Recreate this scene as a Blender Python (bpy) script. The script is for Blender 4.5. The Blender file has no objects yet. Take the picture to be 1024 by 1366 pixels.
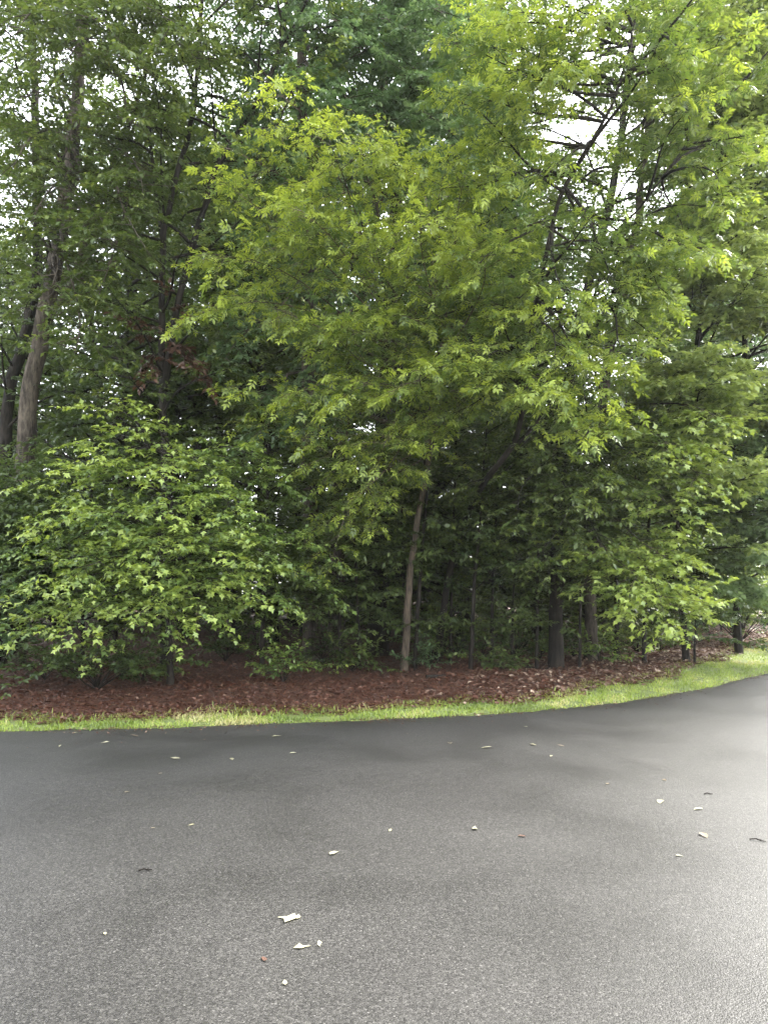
import bpy, math, random
import numpy as np
from mathutils import Vector, Matrix

random.seed(11)
rng = np.random.default_rng(11)
scene = bpy.context.scene
col = scene.collection
R = math.radians

# ------------------------------------------------------------------ camera
CAM_H, F, CX, CY, HOR = 1.6, 987.0, 512.0, 683.0, 790.0      # photo pixels (1024 x 1366)
PITCH = math.atan((HOR - CY) / F)
cam = bpy.data.cameras.new('camera')
cam_o = bpy.data.objects.new('camera', cam); col.objects.link(cam_o)
cam_o.location = (0, 0, CAM_H)
cam_o.rotation_euler = (math.pi / 2 + PITCH, 0, 0)
cam.sensor_fit = 'VERTICAL'; cam.sensor_height = 24.0
cam.lens = 24.0 * F / 1366.0
cam.clip_start = 0.05; cam.clip_end = 3000
scene.camera = cam_o

# ------------------------------------------------------------------ sky, sun, exposure
SUN_AZ, SUN_EL = R(52), R(43)          # azimuth clockwise from +Y (view direction), elevation
w = bpy.data.worlds.new('World'); scene.world = w; w.use_nodes = True
nt = w.node_tree; nt.nodes.clear()
sky = nt.nodes.new('ShaderNodeTexSky'); sky.sky_type = 'NISHITA'; sky.sun_disc = False
sky.sun_elevation = SUN_EL; sky.sun_rotation = SUN_AZ
sky.air_density = 1.0; sky.dust_density = 1.5; sky.ozone_density = 1.0
hsv = nt.nodes.new('ShaderNodeHueSaturation'); hsv.inputs['Saturation'].default_value = 0.22
bg = nt.nodes.new('ShaderNodeBackground'); bg.inputs['Strength'].default_value = 0.15
out = nt.nodes.new('ShaderNodeOutputWorld')
nt.links.new(sky.outputs[0], hsv.inputs['Color']); nt.links.new(hsv.outputs[0], bg.inputs[0]); nt.links.new(bg.outputs[0], out.inputs[0])
sun = bpy.data.lights.new('sun', 'SUN'); sun.energy = 1.5; sun.angle = R(14); sun.color = (1.0, 0.96, 0.88)
sun_o = bpy.data.objects.new('sun', sun); col.objects.link(sun_o)
sd = Vector((math.sin(SUN_AZ) * math.cos(SUN_EL), math.cos(SUN_AZ) * math.cos(SUN_EL), math.sin(SUN_EL)))
sun_o.rotation_euler = sd.to_track_quat('Z', 'Y').to_euler(); sun_o.location = sd * 60
vs = scene.view_settings
vs.view_transform = 'Standard'; vs.look = 'None'; vs.exposure = 3.42; vs.gamma = 1.0
vs.use_curve_mapping = False
cy = scene.cycles
cy.max_bounces = 12; cy.diffuse_bounces = 9; cy.glossy_bounces = 2; cy.transmission_bounces = 5
cy.use_denoising = True

# ------------------------------------------------------------------ helpers: pixels to points
def ray(px, py):
    u = (px - CX) / F; v = (CY - py) / F
    c, s = math.cos(PITCH), math.sin(PITCH)
    return np.array((u, c - v * s, s + v * c))
def P(px, py, Y):                                     # the point at distance Y ahead on that pixel's ray
    d = ray(px, py); return np.array((0, 0, CAM_H)) + d * (Y / d[1])
def G(px, py, z=0.0):                                 # the ground point under that pixel
    d = ray(px, py); return np.array((0, 0, CAM_H)) + d * ((z - CAM_H) / d[2])
def project(p):
    p = np.asarray(p) - np.array((0, 0, CAM_H)); c, s = math.cos(PITCH), math.sin(PITCH)
    f = p[..., 1] * c + p[..., 2] * s; v = -p[..., 1] * s + p[..., 2] * c
    return CX + F * p[..., 0] / f, CY - F * v / f

# ------------------------------------------------------------------ helpers: road edge and terrain
EDGE = [(-400, 12), (-60, 12), (-30, 10.4), (-12, 8.75), (-4.6, 8.8), (0, 9.6), (1.9, 10.2), (3.9, 11.4),
        (7.9, 15.3), (14, 22.5), (40, 55), (400, 480)]
EX = np.array([e[0] for e in EDGE], float); EY = np.array([e[1] for e in EDGE], float)
_m = np.zeros(len(EX)); _d = np.diff(EY) / np.diff(EX)
_m[1:-1] = np.where(_d[:-1] * _d[1:] > 0, 2 * _d[:-1] * _d[1:] / (_d[:-1] + _d[1:] + 1e-9), 0); _m[0] = _d[0]; _m[-1] = _d[-1]
def edge_y(x):                                        # far edge of the asphalt (monotone cubic)
    x = np.clip(np.asarray(x, float), EX[0], EX[-1] - 1e-6)
    i = np.clip(np.searchsorted(EX, x, 'right') - 1, 0, len(EX) - 2)
    h = EX[i + 1] - EX[i]; t = (x - EX[i]) / h
    return ((1 + 2 * t) * (1 - t) ** 2 * EY[i] + t * (1 - t) ** 2 * h * _m[i] + t * t * (3 - 2 * t) * EY[i + 1] + t * t * (t - 1) * h * _m[i + 1])
def edge_slope(x): return (edge_y(np.asarray(x) + .05) - edge_y(np.asarray(x) - .05)) / .1
def behind(x, y):                                     # metres behind the asphalt edge
    return (np.asarray(y) - edge_y(x)) / np.sqrt(1 + edge_slope(x) ** 2)
def verge_w(x):
    x = np.asarray(x, float)
    return np.interp(x, [-6, 0, 2.5, 6, 9, 20], [1.0, 1.12, 1.3, 1.75, 2.3, 2.5]) + .16 * np.sin(x * 2.1) + .1 * np.sin(x * 5.3 + 1)
def sstep(a, b, x):
    t = np.clip((np.asarray(x, float) - a) / (b - a), 0, 1); return t * t * (3 - 2 * t)
def gz(x, y):
    x = np.asarray(x, float); y = np.asarray(y, float); s = behind(x, y)
    z = -0.05 + 0.055 * sstep(-.12, .08, s)
    b = sstep(.6, 3.0, s)
    z = z + b * (.06 + .035 * np.sin(x * 1.3 + .4 * y) + .03 * np.sin(y * 1.7 - x * .6) + .012 * np.sin(x * 5 + y * 3)) + .012 * np.clip(s - 1, 0, 40)
    return z

# ------------------------------------------------------------------ helpers: objects and meshes
def link(name, me, mat=None, parent=None):
    o = bpy.data.objects.new(name, me); col.objects.link(o)
    if mat is not None and me is not None and not me.materials: me.materials.append(mat)
    if parent is not None: o.parent = parent
    return o
def tag(o, label=None, cat=None, group=None, kind=None):
    if label: o['label'] = label
    if cat: o['category'] = cat
    if group: o['group'] = group
    if kind: o['kind'] = kind
    return o
def empty(name, loc):
    o = bpy.data.objects.new(name, None); col.objects.link(o); o.location = tuple(float(c) for c in loc); o.empty_display_size = .2
    return o
def np_mesh(name, V, loops, sizes, tint=None, smooth=False):
    me = bpy.data.meshes.new(name)
    V = np.ascontiguousarray(V, np.float32); loops = np.ascontiguousarray(loops, np.int32); sizes = np.asarray(sizes, np.int32)
    me.vertices.add(len(V)); me.vertices.foreach_set('co', V.ravel())
    me.loops.add(len(loops)); me.loops.foreach_set('vertex_index', loops)
    me.polygons.add(len(sizes))
    me.polygons.foreach_set('loop_start', np.concatenate(([0], np.cumsum(sizes)[:-1])).astype(np.int32))
    me.polygons.foreach_set('loop_total', sizes)
    if smooth: me.polygons.foreach_set('use_smooth', np.ones(len(sizes), bool))
    if tint is not None:
        a = me.attributes.new('tint', 'FLOAT', 'POINT'); a.data.foreach_set('value', np.ascontiguousarray(tint, np.float32))
    me.update(calc_edges=True)
    return me
class Tubes:
    def __init__(s): s.V = []; s.L = []; s.n = 0
    def add(s, pts, rad, sides=6, rough=0.0):
        pts = np.asarray(pts, float); n = len(pts); rad = np.asarray(rad, float)
        t = np.gradient(pts, axis=0); t /= np.linalg.norm(t, axis=1, keepdims=True) + 1e-9
        ref = np.array((0, 0, 1.)) if abs(t[:, 2]).mean() < .8 else np.array((1., 0, 0))
        a = np.cross(t, ref); a /= np.linalg.norm(a, axis=1, keepdims=True) + 1e-9; b = np.cross(t, a)
        th = np.arange(sides) * 2 * np.pi / sides
        rr = rad[:, None] * (1 + rough * rng.uniform(-1, 1, (n, sides)))
        V = pts[:, None, :] + rr[..., None] * (np.cos(th)[None, :, None] * a[:, None, :] + np.sin(th)[None, :, None] * b[:, None, :])
        i = np.arange(n - 1)[:, None] * sides; j = np.arange(sides)[None, :]; k = (j + 1) % sides
        q = np.stack((i + j, i + k, i + sides + k, i + sides + j), -1).reshape(-1, 4) + s.n
        s.V.append(V.reshape(-1, 3)); s.L.append(q.ravel()); s.n += n * sides
    def mesh(s, name):
        L = np.concatenate(s.L); return np_mesh(name, np.concatenate(s.V), L, np.full(len(L) // 4, 4), smooth=True)

# ------------------------------------------------------------------ materials
def new_mat(name):
    m = bpy.data.materials.new(name); m.use_nodes = True; n = m.node_tree; n.nodes.clear()
    o = n.nodes.new('ShaderNodeOutputMaterial'); return m, n, o
def node(n, t, **kw):
    x = n.nodes.new(t)
    for k, v in kw.items():
        if k in x.inputs: x.inputs[k].default_value = v
        else: setattr(x, k, v)
    return x
def ramp(n, stops):
    r = n.nodes.new('ShaderNodeValToRGB'); e = r.color_ramp.elements
    while len(e) < len(stops): e.new(.5)
    for i, (p, c) in enumerate(stops): e[i].position = p; e[i].color = (*c, 1)
    return r
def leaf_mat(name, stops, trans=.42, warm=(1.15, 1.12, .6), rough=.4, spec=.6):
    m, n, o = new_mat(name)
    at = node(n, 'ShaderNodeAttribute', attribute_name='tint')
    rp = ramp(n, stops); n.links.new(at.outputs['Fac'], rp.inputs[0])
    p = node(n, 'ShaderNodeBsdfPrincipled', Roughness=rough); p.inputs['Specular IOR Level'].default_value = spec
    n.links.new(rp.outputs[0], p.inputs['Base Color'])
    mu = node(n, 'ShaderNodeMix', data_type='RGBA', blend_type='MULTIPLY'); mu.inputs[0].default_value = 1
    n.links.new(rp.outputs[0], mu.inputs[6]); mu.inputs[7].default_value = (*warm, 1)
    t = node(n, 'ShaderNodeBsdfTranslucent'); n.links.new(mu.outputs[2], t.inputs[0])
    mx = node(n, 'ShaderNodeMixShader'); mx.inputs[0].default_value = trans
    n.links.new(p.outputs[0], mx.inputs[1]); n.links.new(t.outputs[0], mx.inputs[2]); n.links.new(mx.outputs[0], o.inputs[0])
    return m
def bark_mat(name, dark, light, scale=7.0):
    m, n, o = new_mat(name)
    tc = node(n, 'ShaderNodeTexCoord'); mp = node(n, 'ShaderNodeMapping'); mp.inputs['Scale'].default_value = (1, 1, .22)
    n.links.new(tc.outputs['Object'], mp.inputs[0])
    no = node(n, 'ShaderNodeTexNoise', Scale=scale * 3, Detail=6.0, Roughness=.65); n.links.new(mp.outputs[0], no.inputs['Vector'])
    n2 = node(n, 'ShaderNodeTexNoise', Scale=1.6, Detail=3.0); n.links.new(tc.outputs['Object'], n2.inputs['Vector'])
    ad = node(n, 'ShaderNodeMath', operation='MULTIPLY_ADD'); ad.inputs[1].default_value = .6
    n.links.new(no.outputs[0], ad.inputs[0])
    m2 = node(n, 'ShaderNodeMath', operation='MULTIPLY'); m2.inputs[1].default_value = .4; n.links.new(n2.outputs[0], m2.inputs[0])
    n.links.new(m2.outputs[0], ad.inputs[2])
    rp = ramp(n, [(.4, dark), (.6, light)]); n.links.new(ad.outputs[0], rp.inputs[0])
    p = node(n, 'ShaderNodeBsdfPrincipled', Roughness=.9); p.inputs['Specular IOR Level'].default_value = .15; n.links.new(rp.outputs[0], p.inputs['Base Color'])
    b = node(n, 'ShaderNodeBump', Strength=.8, Distance=.03); n.links.new(no.outputs[0], b.inputs['Height']); n.links.new(b.outputs[0], p.inputs['Normal'])
    n.links.new(p.outputs[0], o.inputs[0]); return m
GR = {
 'yellow': leaf_mat('leaf_yellow_green', [(0, (.045, .08, .026)), (.5, (.106, .156, .038)), (1, (.31, .375, .064))], trans=.5),  # lightest stop also carries the sun patches painted into the leaves
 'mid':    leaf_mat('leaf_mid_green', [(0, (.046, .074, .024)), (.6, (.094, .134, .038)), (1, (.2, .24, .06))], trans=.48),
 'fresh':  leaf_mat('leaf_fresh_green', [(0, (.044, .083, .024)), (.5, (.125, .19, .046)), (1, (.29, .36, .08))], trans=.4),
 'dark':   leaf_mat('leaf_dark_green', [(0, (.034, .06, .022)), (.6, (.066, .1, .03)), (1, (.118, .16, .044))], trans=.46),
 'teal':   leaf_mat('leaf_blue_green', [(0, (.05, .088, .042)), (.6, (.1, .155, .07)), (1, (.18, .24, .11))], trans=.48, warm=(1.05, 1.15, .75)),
 'pale':   leaf_mat('leaf_glare_pale_green', [(0, (.06, .1, .034)), (.5, (.14, .195, .065)), (1, (.28, .34, .12))], trans=.5),  # leaf colour lightened in place of flare and open-road light at the right
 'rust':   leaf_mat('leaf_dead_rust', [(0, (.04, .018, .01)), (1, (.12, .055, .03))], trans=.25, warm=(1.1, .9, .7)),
}
BK = {
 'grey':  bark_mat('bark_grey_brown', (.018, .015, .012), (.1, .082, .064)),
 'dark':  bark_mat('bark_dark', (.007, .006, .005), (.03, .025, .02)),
 'tan':   bark_mat('bark_tan', (.026, .021, .016), (.12, .093, .068)),
}

# ------------------------------------------------------------------ leaves
# templates: x along the leaf, y across, z along its normal; unit length
def ovate(wd=.5):
    V = [(0, 0, 0), (.3, -wd * .5, .09), (.68, -wd * .4, .05), (1, 0, -.12), (.68, wd * .4, .05), (.3, wd * .5, .09)]
    return np.array(V), [[0, 1, 2, 3], [0, 3, 4, 5]]
def kite(wd=.55):
    return np.array([(0, 0, 0), (.45, -wd * .5, .06), (1, 0, -.08), (.45, wd * .5, .06)]), [[0, 1, 2, 3]]
def lobed():                                          # sweetgum / maple like, five lobes
    ang = [-150, -112, -80, -52, -24, 0, 24, 52, 80, 112, 150]
    rad = [.22, .52, .25, .6, .28, .62, .28, .6, .25, .52, .22]
    V = [(.4 + r * math.cos(R(a)), r * math.sin(R(a)), .05 * abs(math.sin(R(a))) - .06 * (r > .4)) for a, r in zip(ang, rad)] + [(.4, 0, 0)]
    return np.array(V), [[11, i, i + 1, i + 2] for i in range(0, 10, 2)] + [[11, 10, 0]]
def pinnate(n=7):                                     # hickory like compound leaf
    V, Fc = [], []
    ov, of = ovate(.42)
    k = n // 2
    spots = [(0.34 + .22 * i, sgn * (62 - 8 * i)) for i in range(k) for sgn in (-1, 1)] + [(.42 + .22 * (k - 1), 0)]
    for j, (x, a) in enumerate(spots):
        l = (.44 + .05 * (j // 2)) if a else .56
        c, s = math.cos(R(a)), math.sin(R(a))
        b = len(V)
        for q in ov:
            lx, ly, lz = q[0] * l, q[1] * l, q[2] * l - .22 * (q[0] * l) ** 2 - .03 * (j % 3)
            V.append((x + lx * c - ly * s, lx * s + ly * c, lz - .12 * x * x))
        Fc += [[i + b for i in f] for f in of]
    b = len(V); V += [(0, -.008, 0), (0, .008, 0), (.9, 0, -.1)]; Fc.append([b, b + 2, b + 1])
    V = np.array(V); V[:, :] *= 1 / 1.35
    return V, Fc
def lobed3():
    V = [(0, 0, 0), (.38, -.46, -.02), (.56, -.17, .05), (1, 0, -.1), (.56, .17, .05), (.38, .46, -.02)]
    return np.array(V), [[0, 1, 2, 3], [0, 3, 4, 5]]
def pinnate5():
    V, Fc = [], []
    for j, (x, a, l) in enumerate([(.3, -62, .46), (.3, 60, .46), (.55, -48, .5), (.55, 50, .5), (.62, 0, .62)]):
        c, s_ = math.cos(R(a)), math.sin(R(a)); b = len(V)
        for lx, ly in ((0, 0), (.45, -.19), (1, 0), (.45, .19)):
            qx, qy = lx * l, ly * l; V.append((x + qx * c - qy * s_, qx * s_ + qy * c, .05 * abs(ly) - .25 * qx * qx - .03 * (j % 3) - .1 * x * x))
        Fc.append([b, b + 1, b + 2, b + 3])
    return np.array(V) / 1.24, Fc
MASS = {'pinnate': 'pinnate5', 'lobed': 'lobed3'}
TEMPL = {'lobed3': lobed3(), 'pinnate5': pinnate5(), 'ovate': ovate(), 'kite': kite(), 'lobed': lobed(), 'pinnate': pinnate(7), 'willow': ovate(.34)}
def frames(D, N):
    D = D / (np.linalg.norm(D, axis=1, keepdims=True) + 1e-9)
    S = np.cross(N, D); S /= np.linalg.norm(S, axis=1, keepdims=True) + 1e-9
    return D, S, np.cross(D, S)
def leaves_mesh(name, kind, pos, D, N, size, tint):
    TV, TF = TEMPL[kind]; n = len(pos); k = len(TV)
    D, S, N = frames(D, N)
    V = pos[:, None, :] + size[:, None, None] * (TV[None, :, 0:1] * D[:, None, :] + TV[None, :, 1:2] * S[:, None, :] + TV[None, :, 2:3] * N[:, None, :])
    fl = np.concatenate([np.array(f) for f in TF]); sz = np.array([len(f) for f in TF])
    L = (np.arange(n)[:, None] * k + fl[None, :]).ravel()
    return np_mesh(name, V.reshape(-1, 3), L, np.tile(sz, n), tint=np.repeat(tint, k))

# sky shows through the canopy here in the photograph (pixel ellipses): no twig grows there
GAPS = [(752, 180, 26, 24), (792, 205, 10, 24), (85, 568, 34, 24), (75, 490, 14, 24), (165, 590, 11, 15), (150, 120, 20, 12), (300, 165, 14, 14),
        (70, 240, 10, 16), (398, 75, 10, 10), (1012, 470, 16, 26), (232, 385, 7, 30), (770, 585, 6, 5)]
# stems that stand clear of leaves in the photograph (pixel path, depth): no twig grows right in front of them
CLEAR = [([(590, 812), (604, 740), (625, 680), (652, 632), (688, 594), (697, 548)], 13.6, 17), ([(540, 890), (546, 760), (557, 690), (578, 600)], 14.1, 14), ([(219, 500), (216, 440), (218, 310), (238, 225), (256, 165)], 14.4, 8),
         ([(232, 430), (248, 360), (287, 226), (350, 128), (380, 40)], 14.3, 8), ([(38, 560), (58, 430), (76, 345), (92, 250), (106, 100)], 15.2, 10), ([(742, 268), (812, 152)], 11.1, 12), ([(738, 780), (742, 865)], 15.3, 13), ([(785, 775), (787, 850)], 16, 9)]
def in_gap(p, clear=True):
    x, y = project(p)
    for pl, dep, wd in (CLEAR if clear else ()):
        if p[1] > dep: continue
        for (x0, y0), (x1, y1) in zip(pl[:-1], pl[1:]):
            dx, dy = x1 - x0, y1 - y0; u = max(0, min(1, ((x - x0) * dx + (y - y0) * dy) / (dx * dx + dy * dy)))
            if (x - x0 - u * dx) ** 2 + (y - y0 - u * dy) ** 2 < wd * wd: return rng.random() < .72
    for gx, gy, ax, ay in GAPS:
        if ((x - gx) / ax) ** 2 + ((y - gy) / ay) ** 2 < 1: return True
    return False

UP = np.array((0, 0, 1.))
def unit(v): return v / (np.linalg.norm(v) + 1e-9)
def curve(a, b, sag=0.0, wob=.06, n=9):
    a = np.asarray(a, float); b = np.asarray(b, float); t = np.linspace(0, 1, n)[:, None]; L = np.linalg.norm(b - a)
    p = a + (b - a) * t + UP * (sag * L * 4 * t * (1 - t))
    o = rng.normal(0, 1, (2, 3)) * wob * L
    return p + np.sin(np.pi * t) * o[0] * .6 + np.sin(2 * np.pi * t) * o[1] * .4
def smooth_path(pts, n):
    pts = np.asarray(pts, float); s = np.concatenate(([0], np.cumsum(np.linalg.norm(np.diff(pts, axis=0), axis=1))))
    u = np.linspace(0, s[-1], n); q = np.stack([np.interp(u, s, pts[:, i]) for i in range(3)], 1)
    for _ in range(2): q[1:-1] = .25 * q[:-2] + .5 * q[1:-1] + .25 * q[2:]
    return q

class Tree:
    """one tree: Empty at its base > trunk(s), limb(s), crown (+ the biggest leaves one by one)"""
    def __init__(s, name, label, cat, base, bark, leaf, kind='ovate', size=.1, group=None, carve=True):
        s.root = empty(name, base); tag(s.root, label, cat, group); s.base = np.array([float(c) for c in base])
        s.bark, s.leaf, s.kind, s.size, s.carve = bark, leaf, kind, size, carve
        s.lp, s.ld, s.ln, s.lt = [], [], [], []
        s.trunks = []
    def trunk(s, pts, r0, r1, flare=1.22, sides=11, name='trunk', bark=None):
        n = max(10, int(len(pts) * 5)); p = smooth_path(pts, n); t = np.linspace(0, 1, n)
        p[1:-1] += rng.normal(0, 1, (n - 2, 3)) * np.array((1, 1, .2)) * min(.02, r0 * .12)
        r = r0 + (r1 - r0) * t ** .9; h = np.cumsum(np.concatenate(([0], np.linalg.norm(np.diff(p, axis=0), axis=1))))
        r = r * (1 + (flare - 1) * np.exp(-h / (2.2 * r0 + .05)))
        if flare > 1: p[0, 2] -= .15
        T = Tubes(); T.add(p - s.base, r, sides, rough=.07)
        o = link(name, T.mesh(name), BK[bark or s.bark], s.root); s.trunks.append((p, r)); return p
    def limb(s, a, b, r=.04, sag=.05, dens=1.0, smin=.25, twl=1.0, tint=(0., .6), flat=.25, brl=1.0, wood=True, path=None):
        pth = curve(a, b, sag) if path is None else smooth_path(path, 12)
        n = len(pth); L = np.linalg.norm(np.diff(pth, axis=0), axis=1).sum(); t = np.linspace(0, 1, n)
        T = Tubes() if s.merged is None else s.merged; T.add(pth - s.base, r * (1 - .85 * t), 6, rough=.05)
        nb = max(3, int(L / .3 * dens)); twl_ = twl
        for i in range(nb):
            f = smin + (1 - smin) * (i + rng.uniform(.1, .9)) / nb
            q = np.array([np.interp(f, t, pth[:, k]) for k in range(3)]); tg = unit(pth[min(n - 1, int(f * (n - 1)) + 1)] - pth[max(0, int(f * (n - 1)) - 1)])
            sd = np.cross(tg, UP); sd = unit(sd) if np.linalg.norm(sd) > .15 else unit(rng.normal(0, 1, 3) * (1, 1, 0))
            sg = (1 if i % 2 else -1)
            bd = unit(tg * rng.uniform(.3, .9) + sd * sg * rng.uniform(.6, 1.1) + UP * rng.normal(.02, flat) + rng.normal(0, .15, 3))
            bl = float(np.clip((.4 + .6 * (1 - f)) * L * .38 * brl, .3, 1.5)) * rng.uniform(.7, 1.2)
            s.branch(T, q, bd, bl, r * .3, dens, tint, f, twl_)
        s.branch(T, pth[-1], unit(pth[-1] - pth[-2]), .5 * brl, r * .15, dens, tint, 1, twl_)
        if s.merged is None: link('limb', T.mesh('limb'), BK[s.bark], s.root)
        return pth
    def branch(s, T, q, bd, bl, r, dens, tint, f, twl):
        e = q + bd * bl - UP * (.16 * bl * rng.uniform(.2, 1.4)); bp = curve(q, e, .06, .05, 5)
        if s.carve and in_gap((q + e) / 2, False) and rng.random() < .85: return
        T.add(bp[::2] - s.base, np.linspace(max(r, .004), .003, 3), 3)
        nt_ = max(2, int(bl / .11 * dens)); sd = unit(np.cross(bd, UP) + 1e-6)
        for j in range(nt_ + 1):
            g = 1.0 if j == nt_ else .12 + .88 * (j + rng.random()) / nt_
            c = np.array([np.interp(g, np.linspace(0, 1, 5), bp[:, k]) for k in range(3)])
            td = bd if j == nt_ else unit(bd * rng.uniform(.4, 1) + sd * (1 if j % 2 else -1) * rng.uniform(.5, 1.1) + UP * rng.normal(-.03, .22))
            tl = twl * rng.uniform(.2, .42) * (1 - .35 * g)
            if s.carve and in_gap(c + td * tl * .5): continue
            if rng.random() < s.twigwood: T.add(np.array((c, c + td * tl - UP * .06 * tl)) - s.base, (.004, .0015), 3)
            s.leafs(c, td, tl, tint, f * .5 + g * .5)
    spacing = .026; twigwood = .4; merged = None
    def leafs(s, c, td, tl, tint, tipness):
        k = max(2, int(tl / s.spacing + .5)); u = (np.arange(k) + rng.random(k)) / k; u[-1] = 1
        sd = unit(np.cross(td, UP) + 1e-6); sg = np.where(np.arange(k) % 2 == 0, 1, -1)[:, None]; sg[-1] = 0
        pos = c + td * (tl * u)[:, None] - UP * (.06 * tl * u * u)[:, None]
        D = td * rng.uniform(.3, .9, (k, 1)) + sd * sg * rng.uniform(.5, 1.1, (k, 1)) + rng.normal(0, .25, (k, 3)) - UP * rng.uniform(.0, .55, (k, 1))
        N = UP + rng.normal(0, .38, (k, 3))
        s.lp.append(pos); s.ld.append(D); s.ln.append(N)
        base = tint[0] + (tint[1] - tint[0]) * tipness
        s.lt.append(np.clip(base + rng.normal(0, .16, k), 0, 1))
    def finish(s, single=0, spread=None):
        pos = np.concatenate(s.lp); D = np.concatenate(s.ld); N = np.concatenate(s.ln); tint = np.concatenate(s.lt)
        size = s.size * rng.uniform(.5, 1.35, len(pos)); s.count = len(pos)
        keep = np.ones(len(pos), bool)
        if single:                                    # the leaves that show largest: objects of their own
            x, y = project(pos); vis = (x > 5) & (x < 1019) & (y > 5) & (y < 950)
            sc = size / pos[:, 1] * (1 + .25 * rng.random(len(pos))); sc[~vis] = 0
            idx = np.argsort(-sc)[:single]; keep[idx] = False
            TV, TF = TEMPL[s.kind]; prot = []
            for q in (.25, .45, .65, .85):
                me = np_mesh('leaf', TV, np.concatenate([np.array(f) for f in TF]), [len(f) for f in TF], tint=np.full(len(TV), q)); me.materials.append(GR[s.leaf]); prot.append(me)
            Dn, Sn, Nn = frames(D[idx], N[idx])
            for a, i in enumerate(idx):
                o = bpy.data.objects.new('leaf', prot[int(np.clip(tint[i] * 4, 0, 3))]); col.objects.link(o); o.parent = s.root
                m = Matrix((Dn[a], Sn[a], Nn[a])).transposed().to_4x4() @ Matrix.Scale(float(size[i]), 4)
                o.matrix_local = Matrix.Translation(pos[i] - s.base) @ m
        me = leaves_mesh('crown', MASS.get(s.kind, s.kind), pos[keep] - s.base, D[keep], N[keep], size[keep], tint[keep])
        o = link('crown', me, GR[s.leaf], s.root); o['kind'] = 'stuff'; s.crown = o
        return s
    def auto(s, p, n, f0, f1, L0, L1, r=.035, el=(5, 40), bias=None, **kw):
        """n limbs round the trunk path p between heights f0..f1, length L0 (low) to L1 (high)"""
        m = len(p); az = rng.uniform(0, 6.28)
        for i in range(n):
            f = f0 + (f1 - f0) * (i + rng.random()) / n; q = np.array([np.interp(f * (m - 1), np.arange(m), p[:, k]) for k in range(3)])
            az += 2.4 + rng.normal(0, .35); a = az
            d = np.array((math.cos(a), math.sin(a), 0))
            if bias is not None and rng.random() < .6: d = unit(d + np.array(bias))
            e = R(rng.uniform(*el)); g = (f - f0) / (f1 - f0 + 1e-9); L = (L0 + (L1 - L0) * g) * rng.uniform(.75, 1.2)
            s.limb(q, q + L * (d * math.cos(e) + UP * math.sin(e)), r=r * rng.uniform(.7, 1.2), **kw)

def gbase(x, y): return np.array((x, y, float(gz(x, y))))

# ------------------------------------------------------------------ setting: ground
def ramp_mix_ground():
    m, n, o = new_mat('forest_floor')
    tc = node(n, 'ShaderNodeTexCoord')
    n1 = node(n, 'ShaderNodeTexNoise', Scale=9.0, Detail=8.0, Roughness=.7); n.links.new(tc.outputs['Object'], n1.inputs['Vector'])
    n2 = node(n, 'ShaderNodeTexNoise', Scale=.7, Detail=3.0); n.links.new(tc.outputs['Object'], n2.inputs['Vector'])
    r1 = ramp(n, [(.3, (.02, .01, .006)), (.5, (.06, .026, .014)), (.7, (.13, .062, .036))]); n.links.new(n1.outputs[0], r1.inputs[0])
    at = node(n, 'ShaderNodeAttribute', attribute_name='tint')
    r2 = ramp(n, [(.3, (.06, .085, .02)), (.7, (.17, .2, .045))]); n.links.new(n1.outputs[0], r2.inputs[0])
    mx = node(n, 'ShaderNodeMix', data_type='RGBA'); n.links.new(at.outputs['Fac'], mx.inputs[0]); n.links.new(r1.outputs[0], mx.inputs[6]); n.links.new(r2.outputs[0], mx.inputs[7])
    p = node(n, 'ShaderNodeBsdfPrincipled', Roughness=.95); n.links.new(mx.outputs[2], p.inputs['Base Color'])
    b = node(n, 'ShaderNodeBump', Strength=.7, Distance=.04); n.links.new(n1.outputs[0], b.inputs['Height']); n.links.new(b.outputs[0], p.inputs['Normal'])
    n.links.new(p.outputs[0], o.inputs[0]); return m
xs = np.concatenate((np.linspace(-400, -40, 12), np.linspace(-36, -9, 28), np.linspace(-8.6, 12, 90), np.linspace(12.6, 40, 36), np.linspace(50, 390, 12)))
ss = np.concatenate((np.array([-700, -300, -100, -40, -14, -5, -1.5, -.4, -.15, -.06, .02, .1]), np.linspace(.3, 14, 60), np.linspace(15, 45, 30), np.array([60, 90, 150, 300, 500])))
GX, SS = np.meshgrid(xs, ss, indexing='ij'); GY = edge_y(GX) + SS * np.sqrt(1 + edge_slope(GX) ** 2)
Z = gz(GX, GY); V = np.stack((GX, GY, Z), -1).reshape(-1, 3); ni, nj = GX.shape
i = np.arange(ni - 1)[:, None] * nj; j = np.arange(nj - 1)[None, :]
q = np.stack((i + j, i + nj + j, i + nj + j + 1, i + j + 1), -1).reshape(-1, 4)
sgrass = behind(V[:, 0], V[:, 1]); wv = verge_w(V[:, 0])
gt = 1 - sstep(wv - .25, wv + .1, sgrass)
ground = link('ground', np_mesh('ground', V, q.ravel(), np.full(len(q), 4), tint=gt, smooth=True), ramp_mix_ground()); tag(ground, kind='structure')

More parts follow.
